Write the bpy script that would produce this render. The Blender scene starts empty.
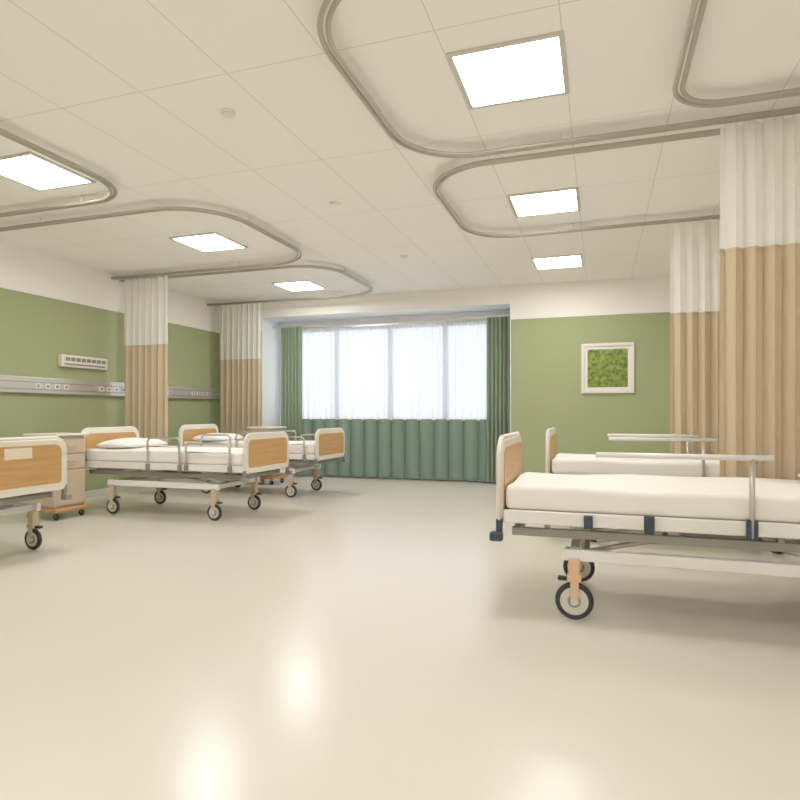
import bpy, bmesh, math, random
from mathutils import Vector, Matrix
random.seed(7)
sc = bpy.context.scene
COL = sc.collection
sc.view_settings.view_transform = 'Standard'
sc.view_settings.gamma = 1.2

# ---------------------------------------------------------------- materials
def lin(c):
    return tuple(((v/255)/12.92 if v/255 <= 0.04045 else (((v/255)+0.055)/1.055)**2.4) for v in c)+(1,)
def mat(name, rgb, rough=0.5, metal=0.0, spec=0.5, bump=0, bscale=50, var=0.0, coat=0):
    m = bpy.data.materials.new(name); m.use_nodes = True
    nt = m.node_tree; b = nt.nodes['Principled BSDF']
    c = lin(rgb)
    b.inputs['Base Color'].default_value = c
    b.inputs['Roughness'].default_value = rough
    b.inputs['Metallic'].default_value = metal
    b.inputs['Specular IOR Level'].default_value = spec
    b.inputs['Coat Weight'].default_value = coat
    tc = nt.nodes.new('ShaderNodeTexCoord')
    n = nt.nodes.new('ShaderNodeTexNoise'); n.inputs['Scale'].default_value = bscale
    nt.links.new(tc.outputs['Object'], n.inputs['Vector'])
    if bump:
        bp = nt.nodes.new('ShaderNodeBump'); bp.inputs['Strength'].default_value = bump
        bp.inputs['Distance'].default_value = 0.01
        nt.links.new(n.outputs['Fac'], bp.inputs['Height']); nt.links.new(bp.outputs[0], b.inputs['Normal'])
    if var:
        mx = nt.nodes.new('ShaderNodeMix'); mx.data_type = 'RGBA'
        mx.inputs[6].default_value = tuple(v*(1-var) for v in c[:3])+(1,)
        mx.inputs[7].default_value = tuple(min(1, v*(1+var)) for v in c[:3])+(1,)
        nt.links.new(n.outputs['Fac'], mx.inputs[0]); nt.links.new(mx.outputs[2], b.inputs['Base Color'])
    return m

def emis(name, rgb, s):
    m = bpy.data.materials.new(name); m.use_nodes = True
    nt = m.node_tree; nt.nodes.clear()
    o = nt.nodes.new('ShaderNodeOutputMaterial'); e = nt.nodes.new('ShaderNodeEmission')
    e.inputs[0].default_value = (*rgb, 1); e.inputs[1].default_value = s
    nt.links.new(e.outputs[0], o.inputs[0]); return m

def cloth(name, rgb, transl=0.3, transp=0.0, trgb=None):
    m = bpy.data.materials.new(name); m.use_nodes = True
    nt = m.node_tree; b = nt.nodes['Principled BSDF']; o = nt.nodes['Material Output']
    b.inputs['Base Color'].default_value = lin(rgb); b.inputs['Roughness'].default_value = 0.9
    b.inputs['Specular IOR Level'].default_value = 0.1
    t = nt.nodes.new('ShaderNodeBsdfTranslucent'); t.inputs[0].default_value = lin(trgb or rgb)
    mx = nt.nodes.new('ShaderNodeMixShader'); mx.inputs[0].default_value = transl
    nt.links.new(b.outputs[0], mx.inputs[1]); nt.links.new(t.outputs[0], mx.inputs[2])
    last = mx
    if transp:
        tr = nt.nodes.new('ShaderNodeBsdfTransparent'); m2 = nt.nodes.new('ShaderNodeMixShader')
        m2.inputs[0].default_value = transp
        nt.links.new(mx.outputs[0], m2.inputs[1]); nt.links.new(tr.outputs[0], m2.inputs[2]); last = m2
    nt.links.new(last.outputs[0], o.inputs[0]); return m

def wood(name, a, b_, rough=0.4):
    m = bpy.data.materials.new(name); m.use_nodes = True
    nt = m.node_tree; b = nt.nodes['Principled BSDF']
    tc = nt.nodes.new('ShaderNodeTexCoord'); mp = nt.nodes.new('ShaderNodeMapping')
    mp.inputs['Scale'].default_value = (3, 1.2, 22)
    n = nt.nodes.new('ShaderNodeTexNoise'); n.inputs['Scale'].default_value = 2.5; n.inputs['Detail'].default_value = 6
    r = nt.nodes.new('ShaderNodeValToRGB')
    r.color_ramp.elements[0].position = 0.3; r.color_ramp.elements[0].color = lin(a)
    r.color_ramp.elements[1].position = 0.7; r.color_ramp.elements[1].color = lin(b_)
    nt.links.new(tc.outputs['Object'], mp.inputs[0]); nt.links.new(mp.outputs[0], n.inputs['Vector'])
    nt.links.new(n.outputs['Fac'], r.inputs[0]); nt.links.new(r.outputs[0], b.inputs['Base Color'])
    b.inputs['Roughness'].default_value = rough
    return m

def wallpaint(name, low, high, zsplit):
    m = bpy.data.materials.new(name); m.use_nodes = True
    nt = m.node_tree; b = nt.nodes['Principled BSDF']
    tc = nt.nodes.new('ShaderNodeTexCoord'); s = nt.nodes.new('ShaderNodeSeparateXYZ')
    g = nt.nodes.new('ShaderNodeMath'); g.operation = 'GREATER_THAN'; g.inputs[1].default_value = zsplit
    mx = nt.nodes.new('ShaderNodeMix'); mx.data_type = 'RGBA'
    mx.inputs[6].default_value = lin(low); mx.inputs[7].default_value = lin(high)
    nt.links.new(tc.outputs['Object'], s.inputs[0]); nt.links.new(s.outputs[2], g.inputs[0])
    nt.links.new(g.outputs[0], mx.inputs[0]); nt.links.new(mx.outputs[2], b.inputs['Base Color'])
    b.inputs['Roughness'].default_value = 0.75; b.inputs['Specular IOR Level'].default_value = 0.2
    n = nt.nodes.new('ShaderNodeTexNoise'); n.inputs['Scale'].default_value = 120
    bp = nt.nodes.new('ShaderNodeBump'); bp.inputs['Strength'].default_value = 0.05
    nt.links.new(tc.outputs['Object'], n.inputs['Vector']); nt.links.new(n.outputs['Fac'], bp.inputs['Height'])
    nt.links.new(bp.outputs[0], b.inputs['Normal'])
    return m

def ceilmat():
    m = bpy.data.materials.new('ceiling_tiles'); m.use_nodes = True
    nt = m.node_tree; b = nt.nodes['Principled BSDF']
    tc = nt.nodes.new('ShaderNodeTexCoord'); s = nt.nodes.new('ShaderNodeSeparateXYZ')
    nt.links.new(tc.outputs['Object'], s.inputs[0])
    def line(out, off, sp, w):
        a = nt.nodes.new('ShaderNodeMath'); a.operation = 'ADD'; a.inputs[1].default_value = off
        p = nt.nodes.new('ShaderNodeMath'); p.operation = 'PINGPONG'; p.inputs[1].default_value = sp/2
        l = nt.nodes.new('ShaderNodeMath'); l.operation = 'LESS_THAN'; l.inputs[1].default_value = w
        nt.links.new(out, a.inputs[0]); nt.links.new(a.outputs[0], p.inputs[0]); nt.links.new(p.outputs[0], l.inputs[0])
        return l.outputs[0]
    lx = line(s.outputs[0], 0.78+12, 0.6, 0.0025); ly = line(s.outputs[1], 0.72+12, 1.2, 0.0025)
    mm = nt.nodes.new('ShaderNodeMath'); mm.operation = 'MAXIMUM'
    nt.links.new(lx, mm.inputs[0]); nt.links.new(ly, mm.inputs[1])
    mx = nt.nodes.new('ShaderNodeMix'); mx.data_type = 'RGBA'
    mx.inputs[6].default_value = lin((252, 248, 242)); mx.inputs[7].default_value = lin((216, 208, 199))
    nt.links.new(mm.outputs[0], mx.inputs[0]); nt.links.new(mx.outputs[2], b.inputs['Base Color'])
    b.inputs['Roughness'].default_value = 0.8; b.inputs['Specular IOR Level'].default_value = 0.2
    return m

GREEN = (158, 166, 122); CREAM = (248, 243, 235)
M_wall = wallpaint('two_tone_wall_paint', GREEN, CREAM, 2.5)
M_cream = mat('cream_wall_paint', CREAM, 0.75, spec=0.2)
M_white_wall = mat('white_recess_paint', (244, 247, 250), 0.7, spec=0.2)
M_ceil = ceilmat()
M_floor = mat('cream_vinyl_floor', (217, 209, 195), 0.23, spec=0.55, bump=0.015, bscale=60, var=0.02)
M_base = mat('baseboard_vinyl', (205, 202, 184), 0.4)
M_frame = mat('bed_frame_white', (232, 229, 222), 0.3)
M_grey = mat('bed_mechanism_grey', (140, 136, 126), 0.35, metal=0.3)
M_steel = mat('brushed_steel', (196, 190, 180), 0.28, metal=0.8)
M_track = mat('curtain_track_metal', (180, 173, 160), 0.35, metal=0.35)
M_navy = mat('navy_plastic', (36, 48, 64), 0.4)
M_tyre = mat('black_rubber', (38, 36, 34), 0.6)
M_hub = mat('hub_grey', (205, 200, 190), 0.35)
M_peach = mat('caster_housing_peach', (222, 178, 142), 0.45)
M_sheet = mat('cotton_sheet', (240, 235, 226), 0.9, spec=0.1, bump=0.35, bscale=6)
M_pillow = mat('pillow_cotton', (246, 243, 236), 0.9, spec=0.1, bump=0.4, bscale=9)
M_wood = wood('beech_veneer', (190, 140, 82), (204, 158, 98))
M_rim = mat('board_rim_cream', (232, 225, 209), 0.35)
M_paper = mat('label_paper', (238, 222, 192), 0.7)
M_cab = mat('cabinet_laminate', (192, 174, 146), 0.45, var=0.03)
M_orange = mat('caster_tan', (196, 144, 92), 0.5)
M_mesh = cloth('curtain_mesh_white', (250, 247, 240), 0.45, 0.12)
M_beige = cloth('curtain_fabric_beige', (213, 194, 161), 0.25)
M_green = cloth('drape_green', (150, 163, 137), 0.28)
M_green2 = cloth('pleated_curtain_green', (130, 150, 134), 0.12)
M_sheer = cloth('window_sheer', (238, 241, 247), 0.62, 0.3)
M_lamp = emis('led_panel', (1.0, 0.985, 0.955), 28)
M_alu = mat('aluminium_trim', (210, 206, 198), 0.3, metal=0.6)
M_white = mat('white_plastic', (236, 232, 222), 0.4)

# ---------------------------------------------------------------- helpers
def empty(name, loc=(0, 0, 0), rz=0):
    e = bpy.data.objects.new(name, None); COL.objects.link(e)
    e.location = loc; e.rotation_euler = (0, 0, rz); e.empty_display_size = 0.1
    return e
def mkobj(name, bm, m, parent=None, smooth=False):
    me = bpy.data.meshes.new(name)
    bmesh.ops.recalc_face_normals(bm, faces=bm.faces)
    bm.to_mesh(me); bm.free()
    if isinstance(m, (list, tuple)):
        for x in m: me.materials.append(x)
    else: me.materials.append(m)
    if smooth:
        for p in me.polygons: p.use_smooth = True
    ob = bpy.data.objects.new(name, me); COL.objects.link(ob)
    if parent: ob.parent = parent
    return ob
def bbox(bm, x0, x1, y0, y1, z0, z1, mi=0):
    r = bmesh.ops.create_cube(bm, size=1)
    for v in r['verts']:
        v.co = Vector(((x0+x1)/2+v.co.x*(x1-x0), (y0+y1)/2+v.co.y*(y1-y0), (z0+z1)/2+v.co.z*(z1-z0)))
    fs = set(f for v in r['verts'] for f in v.link_faces)
    for f in fs: f.material_index = mi
def boxes(name, lst, m, parent=None, bevel=0):
    bm = bmesh.new()
    for b in lst: bbox(bm, *b)
    o = mkobj(name, bm, m, parent)
    if bevel:
        md = o.modifiers.new('b', 'BEVEL'); md.width = bevel; md.segments = 3; md.limit_method = 'ANGLE'
        md.harden_normals = False
    return o
def addcyl(bm, p0, p1, r, seg=14, r2=None):
    p0 = Vector(p0); p1 = Vector(p1); d = p1-p0
    q = d.to_track_quat('Z', 'Y').to_matrix().to_4x4()
    bmesh.ops.create_cone(bm, cap_ends=True, segments=seg, radius1=r, radius2=r if r2 is None else r2,
                          depth=d.length, matrix=Matrix.Translation((p0+p1)/2) @ q)
def cyls(name, lst, m, parent=None, seg=14):
    bm = bmesh.new()
    for c in lst: addcyl(bm, c[0], c[1], c[2], seg)
    o = mkobj(name, bm, m, parent)
    for p in o.data.polygons: p.use_smooth = len(p.vertices) == 4
    return o
def addtorus(bm, c, R, r, seg=28, rs=10):
    vs = []
    for i in range(seg):
        a = 2*math.pi*i/seg; row = []
        for j in range(rs):
            b = 2*math.pi*j/rs
            rr = R+r*math.cos(b)
            row.append(bm.verts.new((c[0]+rr*math.cos(a), c[1]+r*math.sin(b)*1.1, c[2]+rr*math.sin(a))))
        vs.append(row)
    for i in range(seg):
        for j in range(rs):
            bm.faces.new((vs[i][j], vs[(i+1) % seg][j], vs[(i+1) % seg][(j+1) % rs], vs[i][(j+1) % rs]))
def fillet(pts, r, n=10, closed=False):
    P = [Vector(p) for p in pts]; out = []
    N = len(P)
    for i in range(N):
        if not closed and i in (0, N-1): out.append(P[i]); continue
        a, b, c = P[i-1], P[i], P[(i+1) % N]
        u = (a-b).normalized(); v = (c-b).normalized()
        ang = u.angle(v)
        if ang > 3.1: out.append(b); continue
        d = min(r/math.tan(ang/2), (a-b).length*0.49, (c-b).length*0.49); rr = d*math.tan(ang/2)
        ctr = b+(u+v).normalized()*(rr/math.sin(ang/2))
        s = b+u*d-ctr; e = b+v*d-ctr
        th = s.angle(e)
        for k in range(n+1):
            out.append(ctr+(s*math.sin((1-k/n)*th)+e*math.sin(k/n*th))/math.sin(th))
    return out
def addtube(bm, pts, r, closed=False, seg=10):
    N = len(pts); rings = []
    up = Vector((0, 0, 1))
    prevn = None
    for i in range(N):
        if closed: t = pts[(i+1) % N]-pts[i-1]
        elif i == 0: t = pts[1]-pts[0]
        elif i == N-1: t = pts[-1]-pts[-2]
        else: t = pts[i+1]-pts[i-1]
        t = t.normalized()
        if prevn is None:
            n = t.cross(up)
            if n.length < 0.1: n = t.cross(Vector((1, 0, 0)))
        else:
            n = prevn - t*prevn.dot(t)
        n.normalize(); prevn = n
        b = t.cross(n)
        rings.append([bm.verts.new(pts[i]+n*r*math.cos(2*math.pi*k/seg)+b*r*math.sin(2*math.pi*k/seg)) for k in range(seg)])
    rng = range(N) if closed else range(N-1)
    for i in rng:
        A = rings[i]; B = rings[(i+1) % N]
        for k in range(seg):
            bm.faces.new((A[k], A[(k+1) % seg], B[(k+1) % seg], B[k]))
    if not closed:
        bm.faces.new(rings[0][::-1]); bm.faces.new(rings[-1])
def tubes(name, lst, m, parent=None):
    bm = bmesh.new()
    for (pts, fr, r, cl) in lst:
        addtube(bm, fillet(pts, fr, 8, cl) if fr else [Vector(p) for p in pts], r, cl)
    return mkobj(name, bm, m, parent, smooth=True)
def rplate(name, xc, th, y0, y1, z0, z1, rtop, rbot, m, parent, bev=0.008):
    """plate in the y-z plane with rounded corners"""
    bm = bmesh.new(); pts = []
    def arc(cy, cz, r, a0):
        for k in range(9):
            a = a0+math.pi/2*k/8; pts.append((cy+r*math.cos(a), cz+r*math.sin(a)))
    arc(y1-rtop, z1-rtop, rtop, 0); arc(y0+rtop, z1-rtop, rtop, math.pi/2)
    arc(y0+rbot, z0+rbot, rbot, math.pi); arc(y1-rbot, z0+rbot, rbot, 1.5*math.pi)
    f = bm.faces.new([bm.verts.new((xc-th/2, p[0], p[1])) for p in pts])
    r = bmesh.ops.extrude_face_region(bm, geom=[f])
    for v in r['geom']:
        if isinstance(v, bmesh.types.BMVert): v.co.x += th
    o = mkobj(name, bm, m, parent)
    if bev:
        md = o.modifiers.new('b', 'BEVEL'); md.width = bev; md.segments = 3; md.limit_method = 'ANGLE'; md.angle_limit = 1.0
    return o
def softblock(name, x0, x1, y0, y1, z0, z1, m, parent, r=0.04, wob=0.004):
    bm = bmesh.new(); bbox(bm, x0, x1, y0, y1, z0, z1)
    bmesh.ops.bevel(bm, geom=list(bm.edges), offset=r, segments=4, profile=0.6, affect='EDGES')
    bmesh.ops.subdivide_edges(bm, edges=[e for e in bm.edges if e.calc_length() > 0.3], cuts=12, use_grid_fill=True)
    for v in bm.verts:
        if v.co.z > (z0+z1)/2:
            v.co.z += wob*(math.sin(v.co.x*9+v.co.y*4)+math.sin(v.co.y*13-v.co.x*3))
    return mkobj(name, bm, m, parent, smooth=True)
def pillow(name, cx, cy, z, a, b, h, m, parent):
    bm = bmesh.new(); n = 22; top = []; bot = []
    for i in range(n+1):
        rt = []; rb = []
        for j in range(n+1):
            u = -1+2*i/n; v = -1+2*j/n
            k = max(0, (1-abs(u)**3.2)*(1-abs(v)**3.2))**0.55
            w = 1-0.06*(u*u*v*v)
            hh = h*k*(1+0.06*math.sin(5*u+2*v))
            x = cx+a*u*(1-0.05*(1-v*v) if abs(u) > .9 else 1)*w; y = cy+b*v*w
            rt.append(bm.verts.new((x, y, z+0.35*h+0.65*hh)))
            rb.append(rt[-1] if i in (0, n) or j in (0, n) else bm.verts.new((x, y, z+0.35*h-0.35*hh)))
        top.append(rt); bot.append(rb)
    for i in range(n):
        for j in range(n):
            bm.faces.new((top[i][j], top[i+1][j], top[i+1][j+1], top[i][j+1]))
            try: bm.faces.new((bot[i][j], bot[i][j+1], bot[i+1][j+1], bot[i+1][j]))
            except ValueError: pass
    return mkobj(name, bm, m, parent, smooth=True)

# ---------------------------------------------------------------- room shell
XL, XR, YB, YF, H = -6.3, 1.75, 9.0, -2.5, 3.0
RX0, RX1, RD, RH = -5.5, -1.26, 9.58, 2.74
boxes('floor', [(XL-0.15, XR+0.15, YF-0.15, RD+0.15, -0.1, 0)], M_floor)
boxes('ceiling', [(XL-0.15, XR+0.15, YF-0.15, YB+0.15, H, H+0.1)], M_ceil)
boxes('wall_left', [(XL-0.15, XL, YF, RD+0.1, 0, H)], M_wall)
boxes('wall_right', [(XR, XR+0.15, YF, RD+0.1, 0, H)], M_cream)
boxes('wall_front', [(XL-0.15, XR+0.15, YF-0.15, YF, 0, H)], M_cream)
boxes('wall_back', [(XL, RX0, YB, RD+0.1, 0, H), (RX1, XR, YB, RD+0.1, 0, H)], M_wall)
boxes('wall_back_header', [(RX0, RX1, YB, RD+0.1, RH, H)], M_cream)
boxes('trim_recess_lining', [(RX0, RX0+0.012, YB-0.004, RD, 0, RH), (RX1-0.012, RX1, YB-0.004, RD, 0, RH),
                             (RX0+0.012, RX1-0.012, YB+0.002, RD, RH-0.01, RH)], M_white_wall)
W0, W1, WZ0, WZ1 = -5.35, -1.42, 0.95, 2.56
boxes('wall_window', [(RX0, RX1, RD, RD+0.1, 0, WZ0), (RX0, RX1, RD, RD+0.1, WZ1, RH),
                      (RX0, W0, RD, RD+0.1, WZ0, WZ1), (W1, RX1, RD, RD+0.1, WZ0, WZ1)], M_white_wall)
boxes('baseboard_back', [(XL+0.012, RX0, YB-0.012, YB, 0, 0.09), (RX1, XR-0.012, YB-0.012, YB, 0, 0.09)], M_base, bevel=0.004)
boxes('baseboard_left', [(XL, XL+0.012, YF, YB-0.012, 0, 0.09)], M_base, bevel=0.004)
boxes('baseboard_right', [(XR-0.012, XR, YF, YB-0.012, 0, 0.09)], M_base, bevel=0.004)
boxes('trim_1', [(XL, XL+0.01, YF, YB, 2.49, 2.51)], M_cream)
boxes('trim_2', [(RX1, XR, YB-0.01, YB, 2.49, 2.51)], M_cream)

# window
win = empty('window_1')
fr = [(W0, W1, RD+0.0, RD+0.06, WZ0, WZ0+0.05), (W0, W1, RD, RD+0.06, WZ1-0.03, WZ1),
      (W0, W0+0.05, RD, RD+0.06, WZ0, WZ1), (W1-0.05, W1, RD, RD+0.06, WZ0, WZ1)]
for x in (-4.37, -3.38, -2.42):
    fr.append((x-0.03, x+0.03, RD, RD+0.06, WZ0+0.05, WZ1-0.03))
boxes('frame', fr, M_white, win)
gl = bpy.data.materials.new('window_glass'); gl.use_nodes = True
g = gl.node_tree.nodes['Principled BSDF']; g.inputs['Transmission Weight'].default_value = 1; g.inputs['Roughness'].default_value = 0.0
g.inputs['IOR'].default_value = 1.01
boxes('glass', [(W0+0.05, W1-0.05, RD+0.03, RD+0.034, WZ0+0.05, WZ1-0.03)], gl, win)
boxes('sill', [(W0-0.03, W1+0.03, RD-0.04, RD, WZ0-0.03, WZ0)], M_white, win)

# ---------------------------------------------------------------- curtains
def curtain(name, x0, x1, yc, zt, zb, folds, amp, mats, zsplit=None, hooks=True, rail=None, seed=1, cusp=False):
    rnd = random.Random(seed)
    root = empty(name, (0, 0, 0))
    nx = folds*14; zs = []
    nz = 20
    for k in range(nz+1): zs.append(zt+(zb-zt)*k/nz)
    if zsplit:
        i = min(range(len(zs)), key=lambda q: abs(zs[q]-zsplit)); zs[i] = zsplit
    ph = [rnd.uniform(-0.6, 0.6) for _ in range(folds+2)]
    am = [rnd.uniform(0.65, 1.15) for _ in range(folds+2)]
    def f(s, tz):
        q = s*folds; i = int(q); fr_ = q-i
        a = am[i]*(1-fr_)+am[i+1]*fr_; p = ph[i]*(1-fr_)+ph[i+1]*fr_
        if cusp:
            a = 0.85+0.15*a
            return a*(1-2*abs(math.sin(math.pi*q))**0.8), 0
        th = 2*math.pi*q+p*(0.3+tz)
        w = math.sin(th)+0.25*math.sin(2*th+1.3*p+tz)*(tz)
        return a*w*(0.7+0.3*tz), 0.25*math.sin(2*th)*(x1-x0)/folds*0.5
    bm = bmesh.new(); g = []
    for z in zs:
        tz = (zt-z)/(zt-zb); row = []
        for i in range(nx+1):
            s = i/nx
            w, dx = f(s, tz)
            row.append(bm.verts.new((x0+(x1-x0)*s+dx, yc+amp*w, z)))
        g.append(row)
    for k in range(nz):
        for i in range(nx):
            fc = bm.faces.new((g[k][i], g[k][i+1], g[k+1][i+1], g[k+1][i]))
            fc.material_index = 0 if (zsplit and zs[k+1] >= zsplit-1e-4) or len(mats) == 1 else 1
    mkobj('fabric', bm, mats, root, smooth=not cusp)
    if zsplit:   # seam band between mesh and fabric, and bottom hem
        bm = bmesh.new()
        for zz in (zsplit, zb+0.03):
            tz = (zt-zz)/(zt-zb)
            for i in range(nx):
                pp = []
                for s_, z_ in ((i/nx, zz-0.012), ((i+1)/nx, zz-0.012), ((i+1)/nx, zz+0.012), (i/nx, zz+0.012)):
                    w, dx = f(s_, tz); pp.append(bm.verts.new((x0+(x1-x0)*s_+dx, yc+amp*w-0.003, z_)))
                bm.faces.new(pp)
        mkobj('seam', bm, mats[-1], root, smooth=True)
    if hooks:
        L = []
        for i in range(folds*2):
            s = (i+0.5)/(folds*2); w, dx = f(s, 0)
            L.append(((x0+(x1-x0)*s+dx, yc+amp*w*0.6, zt-0.02), (x0+(x1-x0)*s+dx, yc, zt+0.02), 0.004))
        cyls('hooks', L, M_white, root, 6)
    if rail: boxes('rail', [rail], M_alu, root)
    return root
TZ = 2.93
BM = [M_mesh, M_beige]
curtain('privacy_curtain', 0.72, 1.68, 4.22, TZ-0.03, 0.32, 9, 0.045, BM, 2.12, seed=3)
curtain('privacy_curtain', 0.64, 1.68, 6.25, TZ-0.03, 0.32, 10, 0.05, BM, 2.04, seed=4)
curtain('privacy_curtain', -6.12, -5.40, 6.53, TZ-0.03, 0.32, 7, 0.05, BM, 2.0, seed=5)
curtain('privacy_curtain', -6.08, -5.28, 8.62, TZ-0.03, 0.32, 8, 0.05, BM, 1.98, seed=6)
curtain('window_drape', -5.28, -4.88, 9.27, 2.58, 0.03, 6, 0.04, [M_green], hooks=False, seed=8, rail=(-5.45, -4.4, 9.26, 9.28, 2.58, 2.61), cusp=True)
curtain('window_drape', -1.68, RX1-0.04, 9.27, 2.58, 0.03, 6, 0.04, [M_green], hooks=False, seed=9, rail=(-2.2, -1.3, 9.26, 9.28, 2.58, 2.61), cusp=True)
xs = (-5.2, -4.3, -3.33, -2.38, -1.4)
for i in range(4):
    curtain('sheer_curtain', xs[i]-0.04, xs[i+1]+0.04, 9.48+0.025*(i % 2), 2.57, 0.96, 9, 0.022, [M_sheer], hooks=False, seed=10+i,
        rail=(xs[i], xs[i+1], 9.46, 9.53, 2.57, 2.6))
curtain('pleated_curtain', -5.0, -1.58, 9.385, 1.0, 0.03, 14, 0.045, [M_green2], hooks=False, seed=11,
        rail=(-5.3, -1.35, 9.39, 9.41, 0.98, 1.0), cusp=True)

# tracks
def track(name, pts, r):
    root = empty(name)
    P = fillet(pts, r, 14)
    bm = bmesh.new()
    for off in (-0.019, 0.019):
        Q = []
        for i, p in enumerate(P):
            t = (P[min(i+1, len(P)-1)]-P[max(i-1, 0)]).normalized(); n = Vector((t.y, -t.x, 0))
            Q.append(p+n*off)
        addtube(bm, Q, 0.014, False, 8)
    mkobj('rail', bm, M_track, root, smooth=True)
    L = []; acc = 0.3; last = P[0]
    for p in P[1:]:
        d = (p-last).length; s = 0
        while acc+(d-s) > 2.3:
            s += 2.3-acc; acc = 0
            q = last+(p-last)*(s/d)
            L.append(((q.x, q.y, TZ), (q.x, q.y, H), 0.007))
        acc += d-s; last = p
    cyls('hanger', L, M_white, root, 10)
def tr(front, wall, y0, y1, r, r2=None):
    track('curtain_track', [(wall, y1, TZ), (front, y1, TZ), (front, y0, TZ), (wall, y0, TZ)], r)
tr(-1.29, XR, 2.30, 4.20, 0.5)
tr(-1.28, XR, 4.36, 6.25, 0.5)
tr(0.42, XR, 2.45, 3.96, 0.28)
tr(-3.70, XL, 2.1, 4.1, 0.45)
tr(-3.22, XL, 4.42, 6.52, 0.6)
tr(-3.17, XL, 6.68, 8.62, 0.55)

# ---------------------------------------------------------------- ceiling lights
def panel(x, y):
    root = empty('ceiling_light_panel', (x, y, H))
    a = 0.3; b = 0.272
    boxes('frame', [(-a, a, -a, -b, -0.014, 0), (-a, a, b, a, -0.014, 0), (-a, -b, -b, b, -0.014, 0), (b, a, -b, b, -0.014, 0)], M_alu, root)
    boxes('diffuser', [(-b, b, -b, b, -0.008, -0.001)], M_lamp, root)
for x, y in ((-0.47, 3.38), (-0.47, 5.55), (-0.5, 7.78), (-4.22, 3.58), (-4.12, 5.66), (-4.25, 8.02),
             (-0.47, 0.6), (-4.2, 1.0), (-0.47, -1.2), (-4.2, -1.2)):
    panel(x, y)
for x, y in ((-2.23, 3.25), (-2.27, 4.96), (-2.25, 6.9)):
    r = empty('smoke_detector', (x, y, H))
    cyls('base', [((0, 0, -0.012), (0, 0, 0), 0.05)], M_white, r, 24)
    cyls('head', [((0, 0, -0.022), (0, 0, -0.012), 0.036)], M_white, r, 24)

# ---------------------------------------------------------------- beds
def caster(root, x, y, r, ztop, mh):
    bm = bmesh.new(); addtorus(bm, (x, y, r), r-0.017, 0.017)
    mkobj('tyre', bm, M_tyre, root, smooth=True)
    cyls('hub', [((x, y-0.014, r), (x, y+0.014, r), r-0.026)], M_hub, root, 28)
    cyls('hub_ring', [((x, y-0.017, r), (x, y+0.017, r), 0.034)], M_grey, root, 20)
    cyls('hub_cap', [((x, y-0.034, r), (x, y+0.034, r), 0.018)], M_hub, root, 16)
    bm = bmesh.new()
    for s in (-1, 1):
        bbox(bm, x-0.02, x+0.024, y+s*0.027-0.004, y+s*0.027+0.004, r-0.015, 2*r+0.02)
    bbox(bm, x-0.036, x+0.036, y-0.034, y+0.034, 2*r+0.006, 2*r+0.045)
    o = mkobj('fork', bm, mh, root); md = o.modifiers.new('b', 'BEVEL'); md.width = 0.006; md.segments = 2
    boxes('leg', [(x-0.03, x+0.03, y-0.028, y+0.028, 2*r+0.04, ztop)], mh, root, 0.008)
    boxes('pedal', [(x-0.085, x-0.03, y-0.018, y+0.018, 2*r+0.005, 2*r+0.025)], M_tyre, root, 0.005)

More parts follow.
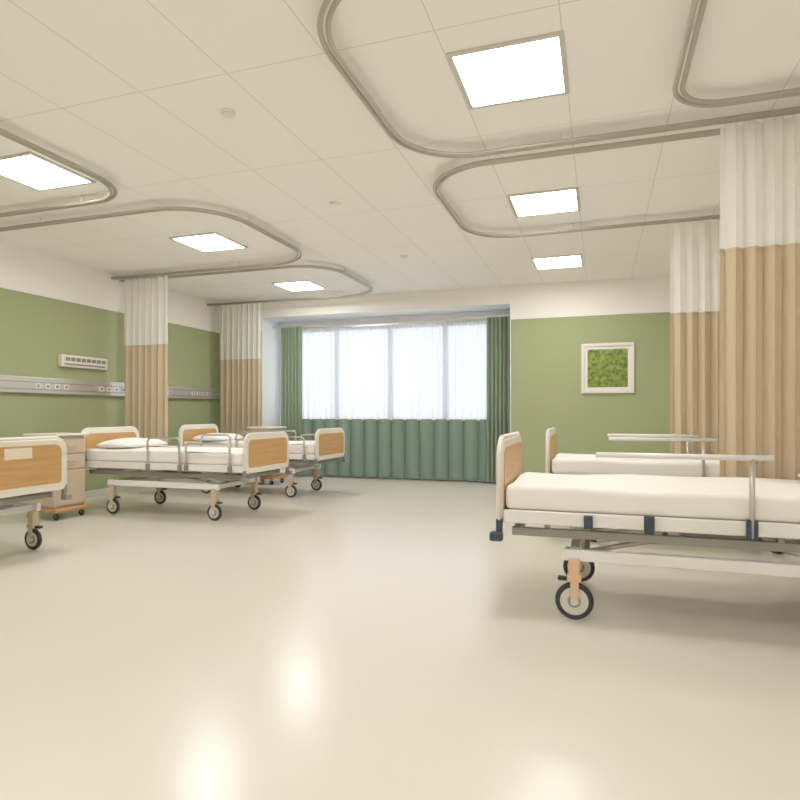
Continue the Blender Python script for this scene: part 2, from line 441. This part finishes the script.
def bed(loc, rz, Hf=0.96, W=0.86, wr=0.1, kind='post', pil=True, label=False, L=2.14, ins=0.39, sides=(-1, 1)):
    root = empty('hospital_bed', loc, rz)
    h = W/2
    left = kind == 'loop'
    MB = M_grey if left else M_navy
    # end boards
    for nm, xc, zt in (('footboard', 0.0, Hf), ('headboard', L, Hf+0.04)):
        rplate(nm+'_rim', xc, 0.036, -h, h, 0.49, zt, 0.1, 0.04, M_rim, root, 0.012)
        rplate(nm+'_panel', xc, 0.044, -h+0.045, h-0.045, 0.55, zt-0.045, 0.06, 0.03, M_wood, root, 0.002)
        # hand grip tube on top
        tubes(nm+'_grip', [([(xc, -h-0.004, 0.47), (xc, -h-0.004, zt+0.008), (xc, h+0.004, zt+0.008), (xc, h+0.004, 0.47)], 0.11, 0.014, False)], M_rim, root)
        sgn = -1 if xc == 0 else 1
        for s in (-1, 1):
            boxes(nm+'_bumper', [(xc-0.035+0.015*sgn, xc+0.035+0.015*sgn, s*(h+0.005)-0.03, s*(h+0.005)+0.03, 0.405, 0.455),
                                 (xc-0.018, xc+0.018, s*(h)-0.018, s*(h)+0.018, 0.45, 0.53)], MB, root, 0.012)
    if label:
        boxes('chart_card', [(-0.028, -0.022, -0.12, 0.1, 0.76, 0.84)], M_paper, root, 0.001)
    # mattress + sheet
    softblock('mattress', 0.03, L-0.04, -h+0.015, h-0.015, 0.575, 0.705, M_sheet, root, 0.035)
    if pil:
        pillow('pillow', L-0.32, 0, 0.70, 0.24, 0.34, 0.11, M_pillow, root)
    # upper frame
    fl = []
    for s in (-1, 1):
        y = s*(h-0.018)
        fl.append((0.02, L-0.02, y-0.018, y+0.018, 0.505, 0.575))
    for x in (0.05, 0.75, 1.4, L-0.06): fl.append((x-0.02, x+0.02, -h+0.03, h-0.03, 0.515, 0.555))
    boxes('side_frame', fl, M_frame, root, 0.006)
    boxes('deck', [(0.04, 0.7, -h+0.04, h-0.04, 0.556, 0.578), (0.72, 1.15, -h+0.04, h-0.04, 0.556, 0.578), (1.17, L-0.05, -h+0.04, h-0.04, 0.556, 0.578)], M_grey, root, 0.004)
    # second tier beam
    b2 = []
    for s in (-1, 1): b2.append((0.06, L-0.06, s*(h-0.07)-0.016, s*(h-0.07)+0.016, 0.43, 0.475))
    for x in (0.08, L-0.08): b2.append((x-0.02, x+0.02, -h+0.07, h-0.07, 0.43, 0.47))
    boxes('lift_frame', b2, M_grey, root, 0.005)
    up = [];
    for x in (0.25, 0.8, 1.35, 1.9):
        for s in (-1, 1): up.append((x-0.015, x+0.015, s*(h-0.07)-0.012, s*(h-0.07)+0.012, 0.47, 0.52))
    boxes('uprights', up, M_grey, root)
    # base frame
    b3 = []
    for s in (-1, 1): b3.append((ins-0.06, L-0.33, s*(h-0.06)-0.02, s*(h-0.06)+0.02, 0.315, 0.375))
    for x in (ins, L-0.38): b3.append((x-0.025, x+0.025, -h+0.06, h-0.06, 0.32, 0.37))
    boxes('base_frame', b3, M_frame, root, 0.006)
    # scissor links / actuators
    cl = []
    for s in (-1, 1):
        y = s*(h-0.13)
        cl += [((0.45, y, 0.35), (0.85, y, 0.45), 0.014), ((L-0.45, y, 0.35), (L-0.85, y, 0.45), 0.014)]
    cl += [((0.45, -h+0.1, 0.35), (0.45, h-0.1, 0.35), 0.016), ((L-0.45, -h+0.1, 0.35), (L-0.45, h-0.1, 0.35), 0.016),
           ((0.85, -h+0.08, 0.45), (0.85, h-0.08, 0.45), 0.016), ((L-0.85, -h+0.08, 0.45), (L-0.85, h-0.08, 0.45), 0.016)]
    cyls('scissor_links', cl, M_steel, root)
    cyls('actuator', [((0.5, 0.05, 0.36), (1.0, 0.05, 0.47), 0.028), ((1.62, -0.05, 0.36), (1.15, -0.05, 0.47), 0.028)], M_white, root)
    boxes('motor_box', [(0.95, 1.25, -0.12, 0.12, 0.40, 0.5)], M_grey, root, 0.01)
    for x in (ins, L-0.39):
        for s in (-1, 1): caster(root, x, s*(h-0.06), wr, 0.33, M_cab if left else M_peach)
    # side rails
    for s in sides:
        y = s*(h+0.018)
        if kind == 'post':
            tubes('side_rail', [([(0.5, y, 0.885), (1.3, y, 0.885)], 0, 0.014, False)], M_frame, root)
            cyls('rail_post', [((1.21, y, 0.5), (1.21, y, 0.885), 0.013)], M_steel, root)
            boxes('rail_clamp', [(1.185, 1.235, y-0.012, y+0.016, 0.49, 0.59), (0.73, 0.78, y-0.01, y+0.012, 0.495, 0.585),
                                 (0.44, 0.485, y-0.01, y+0.012, 0.5, 0.57)], M_navy, root, 0.006)
        else:
            T = []
            for a, b, zt in ((0.16, 0.68, 0.79), (0.76, 1.16, 0.84)):
                T.append(([(a, y, 0.53), (a, y, zt), (b, y, zt), (b, y, 0.53)], 0.05, 0.011, False))
                T.append(([(a, y, zt-0.09), (b, y, zt-0.09)], 0, 0.007, False))
            tubes('side_rail', T, M_steel, root)
            boxes('rail_clamp', [(x-0.02, x+0.02, y-0.014, y+0.014, 0.5, 0.57) for x in (0.16, 0.68, 0.76, 1.16)], M_grey, root, 0.005)
    return root
PI = math.pi
bed((-0.52, 3.70, 0), 0, Hf=0.955, sides=(-1,))
bed((-0.43, 5.74, 0), 0, Hf=0.94)
bed((-4.07, 3.28, 0), PI, Hf=0.90, wr=0.085, kind='loop', label=True, L=2.08, ins=0.26)
bed((-3.34, 5.58, 0), PI, Hf=0.875, wr=0.085, kind='loop', L=2.08)
bed((-3.42, 7.32, 0), PI, Hf=0.875, wr=0.085, kind='loop', L=2.08)

# ---------------------------------------------------------------- bedside cabinets
def cabinet(loc, rz=0):
    root = empty('bedside_cabinet', loc, rz)
    boxes('body', [(-0.2, 0.2, -0.19, 0.19, 0.12, 0.86)], M_cab, root, 0.02)
    boxes('base_tray', [(-0.22, 0.24, -0.21, 0.21, 0.085, 0.12)], M_orange, root, 0.01)
    boxes('drawer_front', [(0.2, 0.214, -0.175, 0.175, 0.68, 0.83), (0.2, 0.214, -0.175, 0.175, 0.515, 0.665), (0.2, 0.214, -0.175, 0.175, 0.15, 0.5)], M_cab, root, 0.006)
    boxes('top', [(-0.22, 0.235, -0.21, 0.21, 0.86, 0.885)], M_rim, root, 0.01)
    cyls('handle', [((0.235, -0.06, z), (0.235, 0.06, z), 0.006) for z in (0.76, 0.595)] +
         [((0.21, y, z), (0.238, y, z), 0.005) for z in (0.76, 0.595) for y in (-0.055, 0.055)] +
         [((0.235, -0.13, 0.3), (0.235, -0.13, 0.42), 0.006), ((0.21, -0.13, 0.31), (0.238, -0.13, 0.31), 0.005), ((0.21, -0.13, 0.41), (0.238, -0.13, 0.41), 0.005)], M_steel, root)
    bm = bmesh.new()
    for x in (-0.17, 0.18):
        for y in (-0.16, 0.16): addtorus(bm, (x, y, 0.035), 0.023, 0.012, 18, 8)
    mkobj('wheels', bm, M_tyre, root, smooth=True)
    cyls('wheel_forks', [((x, y, 0.035), (x, y, 0.09), 0.012) for x in (-0.17, 0.18) for y in (-0.16, 0.16)], M_grey, root)
cabinet((-5.46, 4.87, 0))
cabinet((-4.95, 8.25, 0))

# ---------------------------------------------------------------- wall equipment, left wall
def service_panel(x, sg, a, b):
    root = empty('bedhead_service_panel', (x, 0, 0), 0)
    def X(u0, u1): return (min(sg*u0, sg*u1), max(sg*u0, sg*u1))
    boxes('trunking', [(*X(0, 0.06), a, b, 1.33, 1.52)], M_alu, root, 0.008)
    boxes('groove', [(*X(0.058, 0.063), a+0.01, b-0.01, 1.372, 1.38), (*X(0.058, 0.063), a+0.01, b-0.01, 1.455, 1.462)], M_grey, root)
    s = []; d = []
    y = a+0.3; k = 0
    while y < b-0.2:
        s.append((*X(0.06, 0.068), y-0.035, y+0.035, 1.385, 1.45)); d.append((*X(0.067, 0.071), y-0.014, y+0.014, 1.402, 1.432))
        y += 0.13 if k % 4 != 3 else 0.55; k += 1
    boxes('socket', s, M_white, root, 0.003); boxes('socket_insert', d, M_grey, root)
service_panel(XL, 1, 2.2, 8.9)
root = empty('wall_vent', (XL, 6.0, 1.745))
boxes('housing', [(0, 0.07, -0.36, 0.36, -0.075, 0.075)], M_white, root, 0.012)
boxes('slot', [(0.069, 0.073, -0.32, 0.32, 0.0, 0.045), (0.069, 0.073, -0.32, 0.32, -0.05, -0.03)], M_grey, root)
boxes('louvre', [(0.07, 0.078, -0.32+i*0.08, -0.31+i*0.08, 0.0, 0.045) for i in range(9)], M_white, root)

# ---------------------------------------------------------------- framed picture
art = bpy.data.materials.new('green_abstract_art'); art.use_nodes = True
nt = art.node_tree; b = nt.nodes['Principled BSDF']
tc = nt.nodes.new('ShaderNodeTexCoord'); n = nt.nodes.new('ShaderNodeTexNoise'); n.inputs['Scale'].default_value = 22; n.inputs['Detail'].default_value = 8
r = nt.nodes.new('ShaderNodeValToRGB'); r.color_ramp.elements[0].position = 0.35; r.color_ramp.elements[0].color = lin((66, 98, 26))
r.color_ramp.elements[1].position = 0.72; r.color_ramp.elements[1].color = lin((156, 166, 62))
nt.links.new(tc.outputs['Object'], n.inputs['Vector']); nt.links.new(n.outputs['Fac'], r.inputs[0]); nt.links.new(r.outputs[0], b.inputs['Base Color'])
root = empty('framed_picture', (0.1, YB, 1.735))
a = 0.355
boxes('frame', [(-a, a, -0.035, 0, a-0.045, a), (-a, a, -0.035, 0, -a, -a+0.045), (-a, -a+0.045, -0.035, 0, -a+0.045, a-0.045), (a-0.045, a, -0.035, 0, -a+0.045, a-0.045)], M_rim, root, 0.006)
boxes('mount', [(-a+0.04, a-0.04, -0.016, 0, -a+0.04, a-0.04)], M_white, root)
boxes('artwork', [(-0.27, 0.27, -0.02, -0.015, -0.27, 0.27)], art, root)

# ---------------------------------------------------------------- daylight
w = bpy.data.worlds.new('overcast_sky'); sc.world = w; w.use_nodes = True
bg = w.node_tree.nodes['Background']; bg.inputs[0].default_value = (0.88, 0.93, 1.0, 1); bg.inputs[1].default_value = 2.1

# ---------------------------------------------------------------- camera
cd = bpy.data.cameras.new('camera'); cd.sensor_width = 36; cd.lens = 27; cd.shift_y = 13/800
cam = bpy.data.objects.new('camera', cd); COL.objects.link(cam)
cam.location = (0, 0, 1.1); cam.rotation_euler = (PI/2, 0, math.atan2(200, 600))
sc.camera = cam
